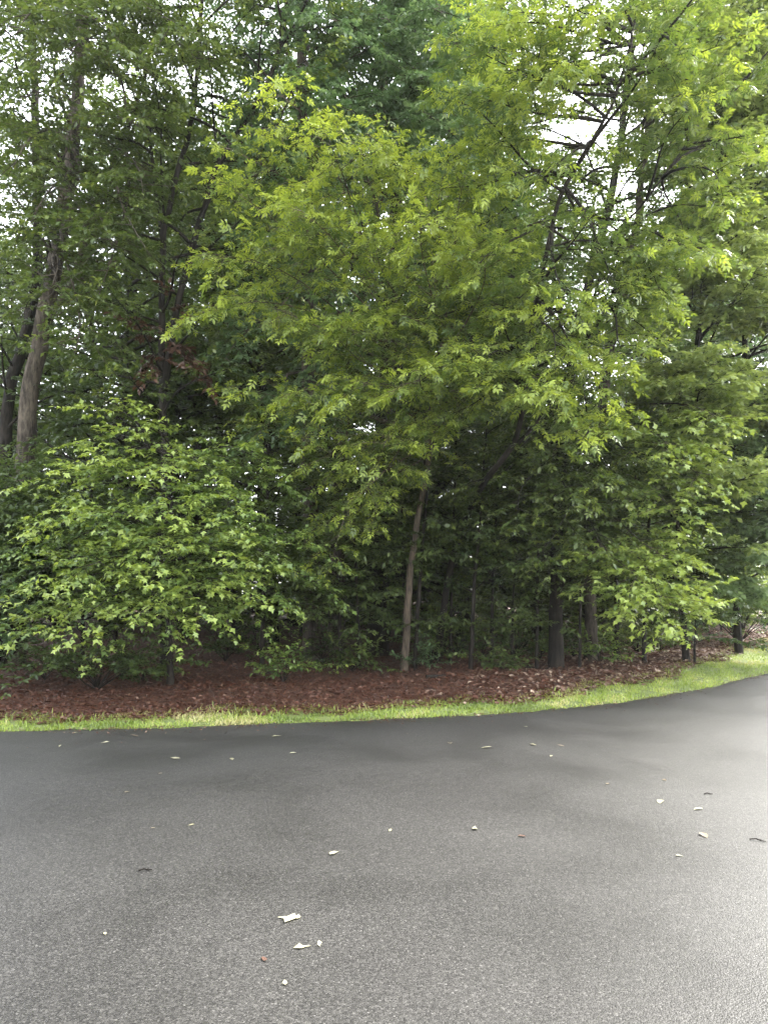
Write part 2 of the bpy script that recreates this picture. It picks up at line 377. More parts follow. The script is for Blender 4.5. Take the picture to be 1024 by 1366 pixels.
# ------------------------------------------------------------------ setting: road
def asphalt():
    m, n, o = new_mat('wet_asphalt')
    tc = node(n, 'ShaderNodeTexCoord')
    vo = node(n, 'ShaderNodeTexVoronoi', Scale=130.0); n.links.new(tc.outputs['Object'], vo.inputs['Vector'])
    sp = node(n, 'ShaderNodeSeparateColor'); n.links.new(vo.outputs['Color'], sp.inputs[0])
    r = ramp(n, [(0, (.016, .0153, .014)), (.45, (.034, .0327, .03)), (.85, (.054, .052, .048)), (.985, (.078, .075, .069)), (1, (.12, .116, .108))]); n.links.new(sp.outputs[0], r.inputs[0])
    big = node(n, 'ShaderNodeTexNoise', Scale=.55, Detail=5.0, Roughness=.55, Distortion=.4); n.links.new(tc.outputs['Object'], big.inputs['Vector'])
    rb = ramp(n, [(.32, (.56, .555, .55)), (.5, (.8, .79, .785)), (.68, (.93, .92, .91))]); n.links.new(big.outputs[0], rb.inputs[0])
    mu = node(n, 'ShaderNodeMix', data_type='RGBA', blend_type='MULTIPLY'); mu.inputs[0].default_value = 1
    n.links.new(r.outputs[0], mu.inputs[6]); n.links.new(rb.outputs[0], mu.inputs[7])
    p = node(n, 'ShaderNodeBsdfPrincipled'); n.links.new(mu.outputs[2], p.inputs['Base Color'])
    rr = node(n, 'ShaderNodeMapRange'); rr.inputs[1].default_value = .3; rr.inputs[2].default_value = .7; rr.inputs[3].default_value = .46; rr.inputs[4].default_value = .6
    n.links.new(big.outputs[0], rr.inputs[0]); n.links.new(rr.outputs[0], p.inputs['Roughness'])
    p.inputs['Specular IOR Level'].default_value = .24
    fine = node(n, 'ShaderNodeTexNoise', Scale=60.0, Detail=3.0); n.links.new(tc.outputs['Object'], fine.inputs['Vector'])
    ad = node(n, 'ShaderNodeMath', operation='SUBTRACT'); n.links.new(fine.outputs[0], ad.inputs[0]); n.links.new(vo.outputs['Distance'], ad.inputs[1])
    b = node(n, 'ShaderNodeBump', Strength=.35, Distance=.004); n.links.new(ad.outputs[0], b.inputs['Height']); n.links.new(b.outputs[0], p.inputs['Normal'])
    n.links.new(p.outputs[0], o.inputs[0]); return m
rx = np.concatenate((np.linspace(-80, -9, 30), np.linspace(-8.7, 12, 300), np.linspace(12.5, 60, 40)))
V = []
OFF = (0, .12, .35, .8, 1.6, 3, 5.5)
for x in rx:
    e0 = float(edge_y(x)); e = e0 + .035 * math.sin(x * 3.1) + .025 * math.sin(x * 8.3 + 1) + .02 * math.sin(x * 13.7 + 2) + .015 * math.sin(x * 37)
    V += [(x, -9.0, 0.0), (x, -2.0, 0.0)] + [(x, (e if d_ == 0 else e0 - d_), 0.0) for d_ in OFF[::-1]] + [(x, e + .02, -.045)]
nj = len(OFF) + 3
i = np.arange(len(rx) - 1)[:, None] * nj; j = np.arange(nj - 1)[None, :]
q = np.stack((i + j, i + nj + j, i + nj + j + 1, i + j + 1), -1).reshape(-1, 4)
road = link('road', np_mesh('road', np.array(V), q.ravel(), np.full(len(q), 4)), asphalt()); tag(road, kind='structure')

# ------------------------------------------------------------------ grass of the verge, leaf litter, pine straw
def blades_mesh(name, x, y, h, wd, lean, tint):
    n = len(x); z = gz(x, y); a = rng.uniform(0, 6.28, n); b = rng.uniform(0, 6.28, n)
    B = np.stack((x, y, z - .005), -1); sx = np.stack((np.cos(a), np.sin(a), 0 * a), -1); ln = np.stack((np.cos(b), np.sin(b), 0 * b), -1)
    h = h[:, None]; wd = wd[:, None]; lean = lean[:, None]
    v = np.stack((B - sx * wd, B + sx * wd, B + ln * lean * h * .35 + UP * h * .6 + sx * wd * .8, B + ln * lean * h * .35 + UP * h * .6 - sx * wd * .8, B + ln * lean * h + UP * h * (1 - .35 * lean)), 1)
    L = (np.arange(n)[:, None] * 5 + np.array([0, 1, 2, 3, 3, 2, 4])).ravel()
    return np_mesh(name, v.reshape(-1, 3), L, np.tile([4, 3], n), tint=np.repeat(tint, 5))
grass_m = leaf_mat('grass_blade', [(0, (.08, .12, .02)), (.5, (.2, .27, .045)), (.85, (.32, .38, .07)), (1, (.42, .38, .18))], trans=.35, warm=(1.1, 1.1, .6))
n = 90000
x = rng.uniform(-9, 16, n); s_ = rng.uniform(-.05, 1, n); wv = verge_w(x); sd_ = s_ * (wv + .35)
keep = (rng.random(n) < np.where(sd_ > wv - .25, np.clip((wv + .2 - sd_) / .45, 0, 1), 1)) & (rng.random(n) < np.clip(1.25 - x * .045, .4, 1))
sd_ = sd_ - .11 * rng.random(n) * (rng.random(n) < .3 + .3 * np.sin(x * 5.1) * np.sin(x * 1.7))
keep &= (np.sin(x * 3.7 + sd_ * 5) + np.sin(x * 9.1 - sd_ * 7) + .6 * np.sin(x * 21 + sd_ * 11) + rng.normal(0, .5, n) > -1.1)
x, sd_ = x[keep], sd_[keep]; sl = edge_slope(x); k = np.sqrt(1 + sl ** 2); y = edge_y(x) + sd_ * k
pat = .5 + .22 * np.sin(x * 2.3 + sd_ * 2) + .15 * np.sin(x * 6.1 - sd_ * 4)
grass = link('grass', blades_mesh('grass', x, y, rng.uniform(.02, .06, len(x)) * (1 + 1.3 * (rng.random(len(x)) < .03 + .05 * (np.sin(x * 2.7) > .6))), rng.uniform(.003, .006, len(x)), rng.uniform(.2, 1.1, len(x)), np.clip(pat + rng.normal(0, .18, len(x)) + .45 * sstep(-.45, .1, sd_ - verge_w(x)) * rng.random(len(x)) + .35 * (np.sin(x * 1.1 + 4) + np.sin(x * 2.9 + sd_ * 3) > 1.1), 0, 1)), grass_m)
tag(grass, 'strip of short bright yellow-green grass along the asphalt edge', 'grass', kind='stuff')

litter_m = leaf_mat('litter_leaf', [(0, (.03, .012, .007)), (.45, (.085, .034, .02)), (.75, (.15, .095, .065)), (1, (.34, .26, .19))], trans=.08, warm=(1, .8, .6), rough=.6, spec=.3)
n = 60000
x = rng.uniform(-11, 15, n); sd_ = rng.exponential(4.0, n) + rng.uniform(.0, .6, n); wv = verge_w(x)
keep = (sd_ > wv - .35 - .3 * rng.random(n)) & (sd_ < 22); x, sd_ = x[keep], sd_[keep]
y = edge_y(x) + sd_ * np.sqrt(1 + edge_slope(x) ** 2); n = len(x); a = rng.uniform(0, 6.28, n)
pos = np.stack((x, y, gz(x, y) + rng.uniform(.004, .03, n)), -1)
D = np.stack((np.cos(a), np.sin(a), rng.normal(.1, .3, n)), -1); N = UP + rng.normal(0, .45, (n, 3))
tn = np.clip(rng.beta(2, 3, n) * .8 + .5 * sstep(-.5, 4, x) * rng.random(n) ** 1.5, 0, 1)
xr = np.clip(x, 0, 5) / 5; big = (rng.random(n) < .3 * xr); tn = np.where(big, np.clip(rng.normal(.82, .12, n), 0, 1), tn)
litter = link('leaf_litter', leaves_mesh('leaf_litter', 'ovate', pos, D, N, rng.uniform(.03, .085, n) * rng.uniform(.7, 1.2, n) * (1 + .7 * sstep(0, 3, x) * rng.random(n)), tn), litter_m)
tag(litter, 'red-brown fallen leaves covering the forest floor behind the grass', 'leaf litter', kind='stuff')
n = 80000
x = rng.uniform(-11, 9, n); sd_ = rng.exponential(2.6, n) + .3; wv = verge_w(x); keep = (sd_ > wv - .3 - .35 * rng.random(n)) & (sd_ < 14) & (rng.random(n) < np.clip(1.0 - x * .08, .25, 1)); x, sd_ = x[keep], sd_[keep]
y = edge_y(x) + sd_ * np.sqrt(1 + edge_slope(x) ** 2); n = len(x); a = rng.uniform(0, 6.28, n)
B = np.stack((x, y, gz(x, y) + rng.uniform(.004, .035, n)), -1); d = np.stack((np.cos(a), np.sin(a), rng.normal(0, .15, n)), -1) * rng.uniform(.1, .2, (n, 1)); sdv = np.stack((-np.sin(a), np.cos(a), 0 * a), -1) * .003
v = np.stack((B - sdv, B + sdv, B + d), 1)
straw_m = leaf_mat('pine_straw', [(0, (.045, .015, .008)), (.6, (.12, .042, .02)), (1, (.22, .1, .05))], trans=.0, rough=.7, spec=.25)
straw = link('pine_straw', np_mesh('pine_straw', v.reshape(-1, 3), np.arange(3 * n), np.full(n, 3), tint=np.repeat(np.clip(rng.beta(2, 2.5, n), 0, 1), 3)), straw_m)
tag(straw, 'rusty brown pine needles strewn over the forest floor', 'pine straw', kind='stuff')

n = 5200
x = rng.uniform(-8, 14, n); sd_ = -rng.exponential(.16, n) + .08; keep = rng.random(n) < .35 + .5 * (np.sin(x * 1.9) + np.sin(x * 4.3 + 2) > .2); x, sd_ = x[keep], sd_[keep]; n = len(x)
y = edge_y(x) + sd_ * np.sqrt(1 + edge_slope(x) ** 2); a = rng.uniform(0, 6.28, n)
crumbs = link('edge_debris', leaves_mesh('edge_debris', 'kite', np.stack((x, y, np.full(n, .006) + .004 * rng.random(n)), -1), np.stack((np.cos(a), np.sin(a), rng.normal(.05, .12, n)), -1), UP + rng.normal(0, .3, (n, 3)), rng.uniform(.008, .045, n), np.clip(rng.beta(2, 2.5, n), 0, 1)), litter_m)
tag(crumbs, 'crumbs of leaves and needles washed along the asphalt edge', 'debris', kind='stuff')

TOTAL = []
def done(t, single=0): t.finish(single); TOTAL.append((t.root.name, t.count)); return t

# ------------------------------------------------------------------ the near trees, each traced from its trunk in the photograph
def path(Y, *pp): return [P(a, b, Y if len(r) == 0 else r[0]) for a, b, *r in pp]
def with_base(pts):
    pts[0] = gbase(pts[0][0], pts[0][1]); return pts

# 1 forked hickory in front: tan foot beside the litter, crown over the whole middle
b = gbase(*G(539, 902)[:2])
t = Tree('hickory_tree', 'tall forest-edge tree with a slim tan foot and yellow-green compound leaves', 'tree', b, 'tan', 'yellow', 'pinnate', .205)
Y = b[1]
p = t.trunk([b] + path(Y, (543, 820), (547, 760), (557, 690), (578, 590), (592, 480), (578, 370), (566, 255)), .078, .02)
p2 = t.trunk([gbase(P(553, 893, Y + .25)[0], Y + .25)] + path(Y + .2, (556, 830), (561, 760), (566, 690), (572, 640), (545, 520), (500, 380), (470, 235)), .042, .015, flare=1.2, bark='dark')
t.spacing = .056
for (f, pr, ex, ey, ez, kw) in [  # limbs with higher tints have sunlit patches painted into their leaf colour
        (.30, p, 640, 470, 11.0, {}), (.33, p, 560, 500, 10.6, {}), (.36, p, 470, 520, 11.3, {}), (.38, p, 700, 400, 11.0, {}), (.42, p, 640, 330, 10.6, {}),
        (.45, p, 560, 300, 10.3, dict(tint=(.5, 1))), (.5, p, 500, 330, 11.0, {}), (.52, p, 620, 230, 11.2, {}), (.3, p2, 440, 440, 11.4, {}), (.4, p2, 340, 400, 11.5, {}),
        (.5, p2, 290, 340, 11.2, dict(tint=(.3, .9))), (.55, p2, 320, 260, 11.3, dict(tint=(.3, .9))), (.6, p2, 400, 280, 10.8, dict(tint=(.3, .9))), (.68, p2, 440, 190, 10.8, dict(tint=(.4, 1))),
        (.72, p2, 375, 125, 11.0, dict(tint=(.4, 1))), (.8, p2, 490, 175, 11.0, dict(tint=(.4, 1))), (.6, p, 590, 240, 11.4, dict(tint=(.4, 1))), (.3, p, 510, 600, 11.6, {}), (.34, p, 470, 440, 11.5, {}), (.26, p, 480, 660, 12, {}), (.25, p, 450, 720, 12.4, {}), (.6, p, 660, 330, 11.6, {}), (.55, p, 650, 400, 11.8, {}), (.7, p, 640, 280, 12, {}), (.75, p, 540, 220, 11.8, {}), (.5, p, 530, 420, 11.4, {}), (.65, p2, 360, 330, 11.8, {}), (.8, p2, 330, 210, 12, {}), (.5, p2, 270, 420, 12.2, {}), (.3, p, 560, 560, 12.2, {}), (.33, p, 520, 530, 12, {}), (.33, p, 610, 540, 12, {}), (.28, p, 500, 680, 12.8, {}), (.3, p2, 590, 560, 12.6, {}), (.3, p, 430, 600, 12, {}), (.3, p2, 400, 520, 12, {}), (.2, p2, 330, 520, 12.4, {})]:
    a = pr[int((.3 + .65 * f if pr is p else .3 + .7 * f) * (len(pr) - 1))]; t.limb(a, P(ex, ey, ez), r=.022, smin=.35, tint=kw.get('tint', (.2, .85)), dens=.9, flat=.35)
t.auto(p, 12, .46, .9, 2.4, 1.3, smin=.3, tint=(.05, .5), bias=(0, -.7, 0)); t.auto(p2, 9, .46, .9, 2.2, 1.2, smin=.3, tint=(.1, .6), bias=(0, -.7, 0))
done(t, 280)

# 2 leaning tree beside it: dark crooked stem that runs up to the right
b = gbase(*G(584, 893)[:2]); Y = b[1]
t = Tree('leaning_tree', 'dark crooked stem leaning right with an elbow, leafy crown overhanging the asphalt', 'tree', b, 'dark', 'yellow', 'pinnate', .2)
p = t.trunk([b] + path(Y - .5, (590, 812), (604, 740), (625, 680), (652, 632, 13), (688, 594, 12.6), (697, 545, 12.4), (706, 450, 12), (742, 268, 11.4), (775, 210, 11.2), (812, 152, 11), (845, 50, 11), (852, -60, 11)), .075, .018, flare=1.3)
p3 = t.trunk(path(12.6, (690, 592), (720, 560), (770, 480), (815, 310), (845, 288), (900, 215), (960, 120)), .035, .012, flare=1)
t.spacing = .043
for (f, pr, ex, ey, ez, tn) in [  # the highest tints paint sun patches into the leaves of those limbs
        (.5, p, 600, 490, 11.2, (.1, .7)), (.5, p, 650, 500, 10.8, (.2, .8)), (.5, p, 720, 510, 10.3, (.3, .9)), (.52, p, 760, 560, 10.8, (.3, .9)), (.55, p, 640, 480, 10.8, (.2, .8)),
        (.58, p, 740, 470, 10.2, (.3, .9)), (.6, p, 790, 500, 10.6, (.3, .9)), (.62, p, 690, 400, 10.8, (.2, .8)), (.68, p, 760, 400, 10.2, (.2, .8)), (.7, p, 640, 350, 10.6, (.2, .8)),
        (.72, p, 820, 380, 10.4, (.1, .7)), (.78, p, 690, 240, 10.2, (.2, .8)), (.8, p, 640, 130, 10.4, (.4, 1)), (.84, p, 700, 100, 10.0, (.4, 1)), (.88, p, 760, 90, 9.8, (.2, .8)), (.9, p, 690, 30, 10.2, (.4, 1)),
        (.92, p, 900, 60, 9.8, (.1, .6)), (.95, p, 810, 20, 9.6, (.2, .7)), (.5, p3, 880, 390, 10.8, (.2, .8)), (.4, p3, 830, 470, 10.6, (.2, .8)), (.6, p3, 930, 330, 10.8, (.2, .8)), (.75, p3, 960, 250, 10.8, (.2, .8)),
        (.85, p3, 1000, 180, 10.8, (.2, .8)), (.9, p3, 900, 130, 10.2, (.2, .8)), (.55, p3, 840, 330, 10.8, (.2, .7)), (.35, p3, 800, 560, 11, (.2, .8)), (.85, p, 630, 60, 11.2, (.4, 1)), (.78, p, 640, 200, 11.2, (.3, .9)), (.74, p, 600, 250, 11.4, (.2, .8)), (.92, p, 720, 0, 10.8, (.3, .9)), (.9, p, 660, 10, 11.4, (.3, .9)), (.85, p, 960, 60, 10.2, (.2, .8))]:
    a = pr[int(f * (len(pr) - 1))]; t.limb(a, P(ex, ey, ez), r=.032, smin=.35, tint=tn, dens=.95, flat=.35)
    t.limb(a, P(ex + rng.uniform(-60, 60), ey + rng.uniform(-50, 70), ez + rng.uniform(.5, 2.2)), r=.026, smin=.4, tint=(tn[0] * .5, tn[1] * .85), dens=.9, flat=.35)
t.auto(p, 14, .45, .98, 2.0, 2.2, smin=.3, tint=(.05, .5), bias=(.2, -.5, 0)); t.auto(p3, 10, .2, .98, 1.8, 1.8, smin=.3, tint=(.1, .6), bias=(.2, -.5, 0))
done(t, 280)

# 3 bright bushy small tree at the lower left
b = gbase(*G(226, 922)[:2]); Y = b[1]
t = Tree('young_sweetgum', 'low bushy young tree with bright green lobed leaves in drooping layers', 'tree', b, 'dark', 'fresh', 'lobed', .088)
p = t.trunk([b] + path(Y, (227, 870), (224, 800), (232, 720), (228, 650), (235, 600)), .055, .018, flare=1.3)
t.spacing = .03
for (f, ex, ey, ez, tn) in [(.34, 45, 835, 10.4, (.3, .9)), (.34, 110, 825, 10.1, (.3, .9)), (.36, 190, 815, 10.0, (.3, .9)), (.38, 265, 800, 10.0, (.3, .9)), (.4, 320, 785, 10.2, (.3, .9)), (.4, 360, 790, 10.8, (.1, .6)),
        (.45, 45, 770, 10.5, (.3, .9)), (.45, 110, 760, 10.0, (.3, .9)), (.47, 210, 745, 9.8, (.3, .9)), (.5, 290, 735, 9.9, (.3, .9)), (.52, 345, 735, 10.5, (.2, .7)),
        (.6, 75, 690, 10.5, (.4, 1)), (.62, 150, 690, 10.2, (.2, .7)), (.66, 230, 680, 10.0, (.3, .9)), (.68, 310, 680, 10.2, (.3, .8)),
        (.8, 115, 620, 10.8, (.5, 1)), (.84, 220, 620, 10.5, (.4, 1)), (.9, 275, 625, 10.8, (.4, .9)), (.95, 135, 545, 11.2, (.5, 1)), (.97, 150, 590, 11.0, (.5, 1)), (.75, 25, 730, 11.2, (.1, .6)), (.9, 60, 640, 11.2, (.3, .9)), (.95, 340, 610, 11.2, (.2, .7)), (.6, 420, 740, 11.6, (.1, .6)), (.98, 190, 570, 11.4, (.4, .9))]:
    a = p[int(f * (len(p) - 1))]; t.limb(a, P(ex, ey, ez), r=.02, smin=.3, tint=tn, dens=1.15, sag=.12, twl=.9)
    t.limb(a, P(ex + rng.uniform(-45, 45), ey + rng.uniform(-5, 45), ez + rng.uniform(.3, 1.6)), r=.016, smin=.35, tint=(tn[0] * .5, tn[1] * .8), dens=1.0, sag=.12, twl=.9)
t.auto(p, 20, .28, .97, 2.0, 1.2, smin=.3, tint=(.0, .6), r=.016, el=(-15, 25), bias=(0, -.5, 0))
done(t, 280)

# 4 big leaning trunk at the left
b = gbase(*P(18, 880, 15.5)[:2]); Y = 15.5
t = Tree('oak_tree', 'tall tree with a thick grey-brown trunk leaning right behind the bright bush', 'tree', b, 'grey', 'mid', 'kite', .1)
p = t.trunk([b] + path(Y, (38, 520), (58, 430), (76, 345), (92, 250), (106, 100), (116, -60), (122, -200)), .22, .1)
p2 = t.trunk(path(Y, (56, 445), (95, 380), (120, 300), (150, 220), (190, 120), (215, 0)), .07, .03, flare=1)
for (f, pr, ex, ey, ez, tn) in [(.5, p, 30, 420, 13.2, (.05, .65)), (.52, p, 100, 470, 13, (.1, .6)), (.52, p, 70, 380, 12.8, (.1, .6)), (.55, p, 100, 300, 12.8, (.1, .6)), (.6, p, 60, 220, 12.8, (.05, .65)), (.6, p, 40, 300, 13, (.05, .65)), (.62, p, 150, 330, 12.8, (.0, .6)), (.65, p, 20, 220, 13, (.05, .65)), (.68, p, 190, 250, 12.8, (.05, .65)), (.72, p, 30, 130, 12.6, (.05, .65)), (.74, p, 180, 160, 12.5, (.05, .65)),
        (.78, p, 90, 80, 12.4, (.05, .65)), (.8, p, 210, 100, 12.5, (.05, .65)), (.82, p, 20, 50, 12.5, (.05, .65)), (.86, p, 140, 30, 12.3, (.05, .65)), (.9, p, 230, 30, 12.4, (.05, .65)), (.5, p2, 200, 340, 13, (.1, .6)), (.6, p2, 130, 400, 13.2, (.1, .6)), (.9, p2, 260, 80, 13, (.05, .65))]:
    a = pr[int(f * (len(pr) - 1))]; t.limb(a, P(ex, ey, ez), r=.045, smin=.3, tint=tn, dens=1.0, twl=1.15)
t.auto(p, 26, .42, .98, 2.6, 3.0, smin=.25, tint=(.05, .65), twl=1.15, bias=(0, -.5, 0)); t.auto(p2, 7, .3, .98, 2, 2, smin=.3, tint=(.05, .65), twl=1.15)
done(t)

# 5 thinner dark trunk at the far left, behind it
b = gbase(*P(-5, 880, 16.8)[:2])
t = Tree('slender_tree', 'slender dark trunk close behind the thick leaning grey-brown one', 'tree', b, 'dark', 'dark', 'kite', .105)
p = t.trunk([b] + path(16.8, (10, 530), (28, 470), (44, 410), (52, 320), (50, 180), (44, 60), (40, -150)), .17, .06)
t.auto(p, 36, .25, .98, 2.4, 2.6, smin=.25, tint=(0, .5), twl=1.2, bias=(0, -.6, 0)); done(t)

# 6 double stemmed thin dark tree
b = gbase(*P(221, 880, 14.6)[:2])
t = Tree('twin_stem_tree', 'thin dark tree that splits into an upright stem and a long slanting one', 'tree', b, 'dark', 'mid', 'kite', .095)
p = t.trunk([b] + path(14.6, (220, 620), (216, 450), (217, 310), (238, 225), (256, 165), (268, 60), (270, -90)), .095, .035, flare=1.3)
p2 = t.trunk(path(14.5, (219, 520), (232, 430), (248, 360), (287, 226), (318, 175), (350, 128), (376, 60), (388, -20), (395, -120)), .075, .035, flare=1)
p3 = t.trunk(path(14.6, (217, 320), (207, 245), (196, 150), (190, 60)), .05, .02, flare=1)
t.auto(p, 28, .26, .98, 2.0, 2.5, smin=.3, tint=(.1, .75), bias=(0, -.6, 0)); t.auto(p2, 28, .22, .98, 1.9, 2.3, smin=.3, tint=(.1, .75), bias=(0, -.6, 0)); t.auto(p3, 6, .2, .98, 1.4, 1.4, smin=.3, tint=(.1, .75))
done(t)

# dead rusty bunch hung up on it
r0 = P(222, 450, 14.2)
t2 = Tree('dead_leaf_branch', 'broken branch of rusty dead leaves caught on the thin dark stem', 'branch', r0, 'dark', 'rust', 'ovate', .13)
for ex, ey in ((205, 480), (250, 470), (262, 495), (225, 420), (195, 440)): t2.limb(r0, P(ex, ey, 14.0), r=.015, smin=.1, dens=.9, sag=-.02)
done(t2)

# 7 upright grey trunk in the middle and 8 its paler, leaning neighbour
b = gbase(*P(416, 878, 16.5)[:2])
t = Tree('tulip_tree', 'straight upright grey trunk standing left of the slim tan-footed tree', 'tree', b, 'grey', 'teal', 'kite', .11)
p = t.trunk([b] + path(16.5, (414, 600), (410, 350), (404, 150), (398, -60), (396, -250)), .19, .09)
for ex, ey, f in ((350, 40, .8), (420, 120, .7), (380, 200, .66), (450, 30, .82), (340, 300, .6), (460, 260, .62), (330, 120, .75), (400, 300, .58), (470, 150, .7), (380, -20, .85), (360, 430, .45), (450, 400, .48), (300, 480, .42), (420, 560, .34), (340, 580, .33)):
    t.limb(p[int(f * (len(p) - 1))], P(ex, ey, rng.uniform(13.2, 14.6)), r=.04, smin=.3, tint=(.1, .7), twl=1.2)
t.auto(p, 34, .3, .98, 2.6, 3.0, smin=.3, tint=(0, .6), twl=1.2); done(t)
b = gbase(*P(448, 872, 18.5)[:2])
t = Tree('ash_tree', 'blue-green tree whose pale trunk bends right above the shrubs', 'tree', b, 'grey', 'teal', 'kite', .115)
p = t.trunk([b] + path(18.5, (452, 620), (462, 460), (492, 375), (505, 200), (512, 40), (515, -180)), .21, .09)
for ex, ey, f in ((520, 30, .8), (560, 100, .72), (500, 130, .7), (640, 120, .72), (660, 20, .8), (620, 200, .66), (590, 20, .82), (540, 190, .66), (620, 60, .78), (480, 60, .78), (600, 150, .7), (560, -20, .86), (500, 220, .62), (470, 320, .55), (440, 480, .42)):
    t.limb(p[int(f * (len(p) - 1))], P(ex, ey, rng.uniform(14.2, 16)), r=.04, smin=.3, tint=(.1, .8), twl=1.2)
t.auto(p, 34, .35, .98, 2.8, 3.2, smin=.3, tint=(.1, .8), twl=1.2); done(t)

# 9 thick dark trunk behind the tan foot
b = gbase(*P(504, 868, 17.5)[:2])
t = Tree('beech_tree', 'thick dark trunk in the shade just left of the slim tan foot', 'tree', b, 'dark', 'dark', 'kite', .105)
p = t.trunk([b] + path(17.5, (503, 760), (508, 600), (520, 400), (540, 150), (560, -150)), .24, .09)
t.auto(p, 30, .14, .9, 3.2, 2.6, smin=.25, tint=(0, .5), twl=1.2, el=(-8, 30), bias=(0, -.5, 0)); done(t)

# 10, 11 trunks at the right
b = gbase(*P(740, 872, 15.6)[:2])
t = Tree('water_oak', 'dark trunk right of the leaning crooked stem, low boughs over the litter', 'tree', b, 'dark', 'mid', 'kite', .1)
p = t.trunk([b] + path(15.6, (741, 780), (745, 640), (765, 450), (820, 250), (850, 0), (860, -200)), .15, .04)
for ex, ey, ez, f in ((690, 680, 13, .25), (760, 660, 12.6, .26), (820, 640, 12.8, .28), (720, 740, 13, .22), (640, 640, 13.2, .27), (800, 720, 12.8, .24), (870, 620, 13, .3), (740, 600, 12.8, .3), (680, 610, 13, .3)):
    t.limb(p[int(f * (len(p) - 1))], P(ex, ey, ez), r=.035, tint=(.1, .7))
t.auto(p, 46, .25, .98, 2.6, 3.0, smin=.3, tint=(0, .7), twl=1.15); done(t)
b = gbase(*P(787, 868, 16.6)[:2])
t = Tree('sapling_maple', 'pale-barked trunk with one bough of bright drooping leaves above the grass', 'tree', b, 'grey', 'fresh', 'lobed', .115)
p = t.trunk([b] + path(16.6, (785, 780), (790, 650), (810, 480), (850, 300), (870, 100), (880, -80)), .14, .05)
t.spacing = .035
for ex, ey, ez, f, tn in ((905, 830, 12.3, .12, (.5, 1)), (880, 800, 12.2, .13, (.5, 1)), (850, 770, 12.4, .15, (.4, 1)), (890, 745, 12.6, .2, (.4, 1)), (830, 790, 12.8, .12, (.2, .8)), (900, 690, 12.8, .24, (.3, .9)), (940, 640, 13, .3, (.4, 1)), (960, 560, 13, .35, (.4, 1)), (900, 600, 12.8, .33, (.3, .9))):
    t.limb(p[int(f * (len(p) - 1))], P(ex, ey, ez), r=.028, tint=tn, smin=.45, sag=.08)
t.auto(p, 22, .3, .98, 2.6, 2.4, smin=.3, tint=(.1, .7)); done(t, 200)

# 12, 13 the crowns at the right, along the bend
for (nm, lab, px, Y, lf, kd, sz, n_, rr, tp, pth) in [
        ('elm_tree', 'tree at the bend with pale yellow-green crown reaching over the asphalt', 915, 16.8, 'pale', 'kite', .13, 60, .075, (.1, .8), ((903, 700), (925, 480), (960, 250), (990, 20), (1000, -150))),
        ('sycamore_tree', 'drooping blue-green tree where the grass strip bends away', 985, 19.0, 'teal', 'kite', .14, 70, .09, (.4, 1), ((980, 720), (990, 520), (1000, 300), (1010, 80), (1015, -100))),  # high leaf tint stands in for the bright light at the bend
        ('bend_tree', 'tall green tree standing past the drooping blue-green one at the bend', 1075, 19.0, 'mid', 'kite', .14, 50, .14, (.1, .8), ((1075, 700), (1080, 480), (1085, 250), (1090, 0), (1095, -150)))]:
    b = gbase(*P(px, 870, Y)[:2]); t = Tree(nm, lab, 'tree', b, 'dark', lf, kd, sz)
    p = t.trunk([b] + path(Y, *pth), rr, .04)
    for q_ in range({'elm_tree': 34, 'sycamore_tree': 22, 'bend_tree': 10}[nm]):
        ex, ey = (rng.uniform(880, 1035), rng.uniform(0, 640)) if nm == 'elm_tree' else (rng.uniform(910, 1040), rng.uniform(520, 830)) if nm == 'sycamore_tree' else (rng.uniform(960, 1050), rng.uniform(0, 600))
        zt = P(ex, ey, Y - 3)[2]; k_ = int(np.argmin(abs(p[:, 2] - (zt - .6)))); t.limb(p[k_], P(ex, ey, Y - rng.uniform(2.2, 3.6)), r=.03, smin=.35, tint=(tp[0] + .2, 1), twl=1.2)
    t.auto(p, n_, .08, .98, 2.8, 2.7, smin=.2, tint=tp, twl=1.25, el=(-12, 28), bias=(0, -.6, 0)); done(t)

# ------------------------------------------------------------------ thin poles and saplings in the shade
def sapling(name, label, px, pb, Y, top, r, leaf, n, bark='dark', kind='ovate', L=(1.0, .8), f0=.25, group=None, size=.1):
    b = gbase(*P(px, pb, Y)[:2]); t = Tree(name, label, 'tree', b, bark, leaf, kind, size, group=group)
    p = t.trunk([b] + path(Y, *top), r, r * .4, flare=1.2, sides=8)
    t.auto(p, n, f0, 1, L[0], L[1], smin=.2, tint=(0, .6), r=r * .3, el=(-5, 30)); done(t)
sapling('thin_sapling', 'thin straight sapling just right of the leaning crooked stem', 627, 872, 14.6, ((632, 780), (640, 690), (650, 560)), .045, 'dark', 14)
sapling('pole_sapling', 'thin dark pole sapling between the pale-barked trunk and the bend', 822, 872, 16.8, ((822, 780), (826, 660), (835, 520)), .06, 'dark', 14)
sapling('low_sapling', 'leafy sapling with low branches over the dark trunk foot', 682, 878, 15.2, ((684, 800), (690, 720)), .03, 'mid', 16, L=(1.1, .8), f0=.1)
sapling('shade_sapling', 'small leafy sapling left of the thick shaded dark trunk', 455, 882, 14.8, ((452, 800), (445, 700), (440, 610)), .04, 'mid', 24, L=(1.3, 1.0), f0=.2)
sapling('edge_sapling', 'thin sapling beside the grass near the bend', 925, 872, 16.5, ((928, 800), (930, 740)), .03, 'dark', 14, L=(1.0, .7), f0=.15)

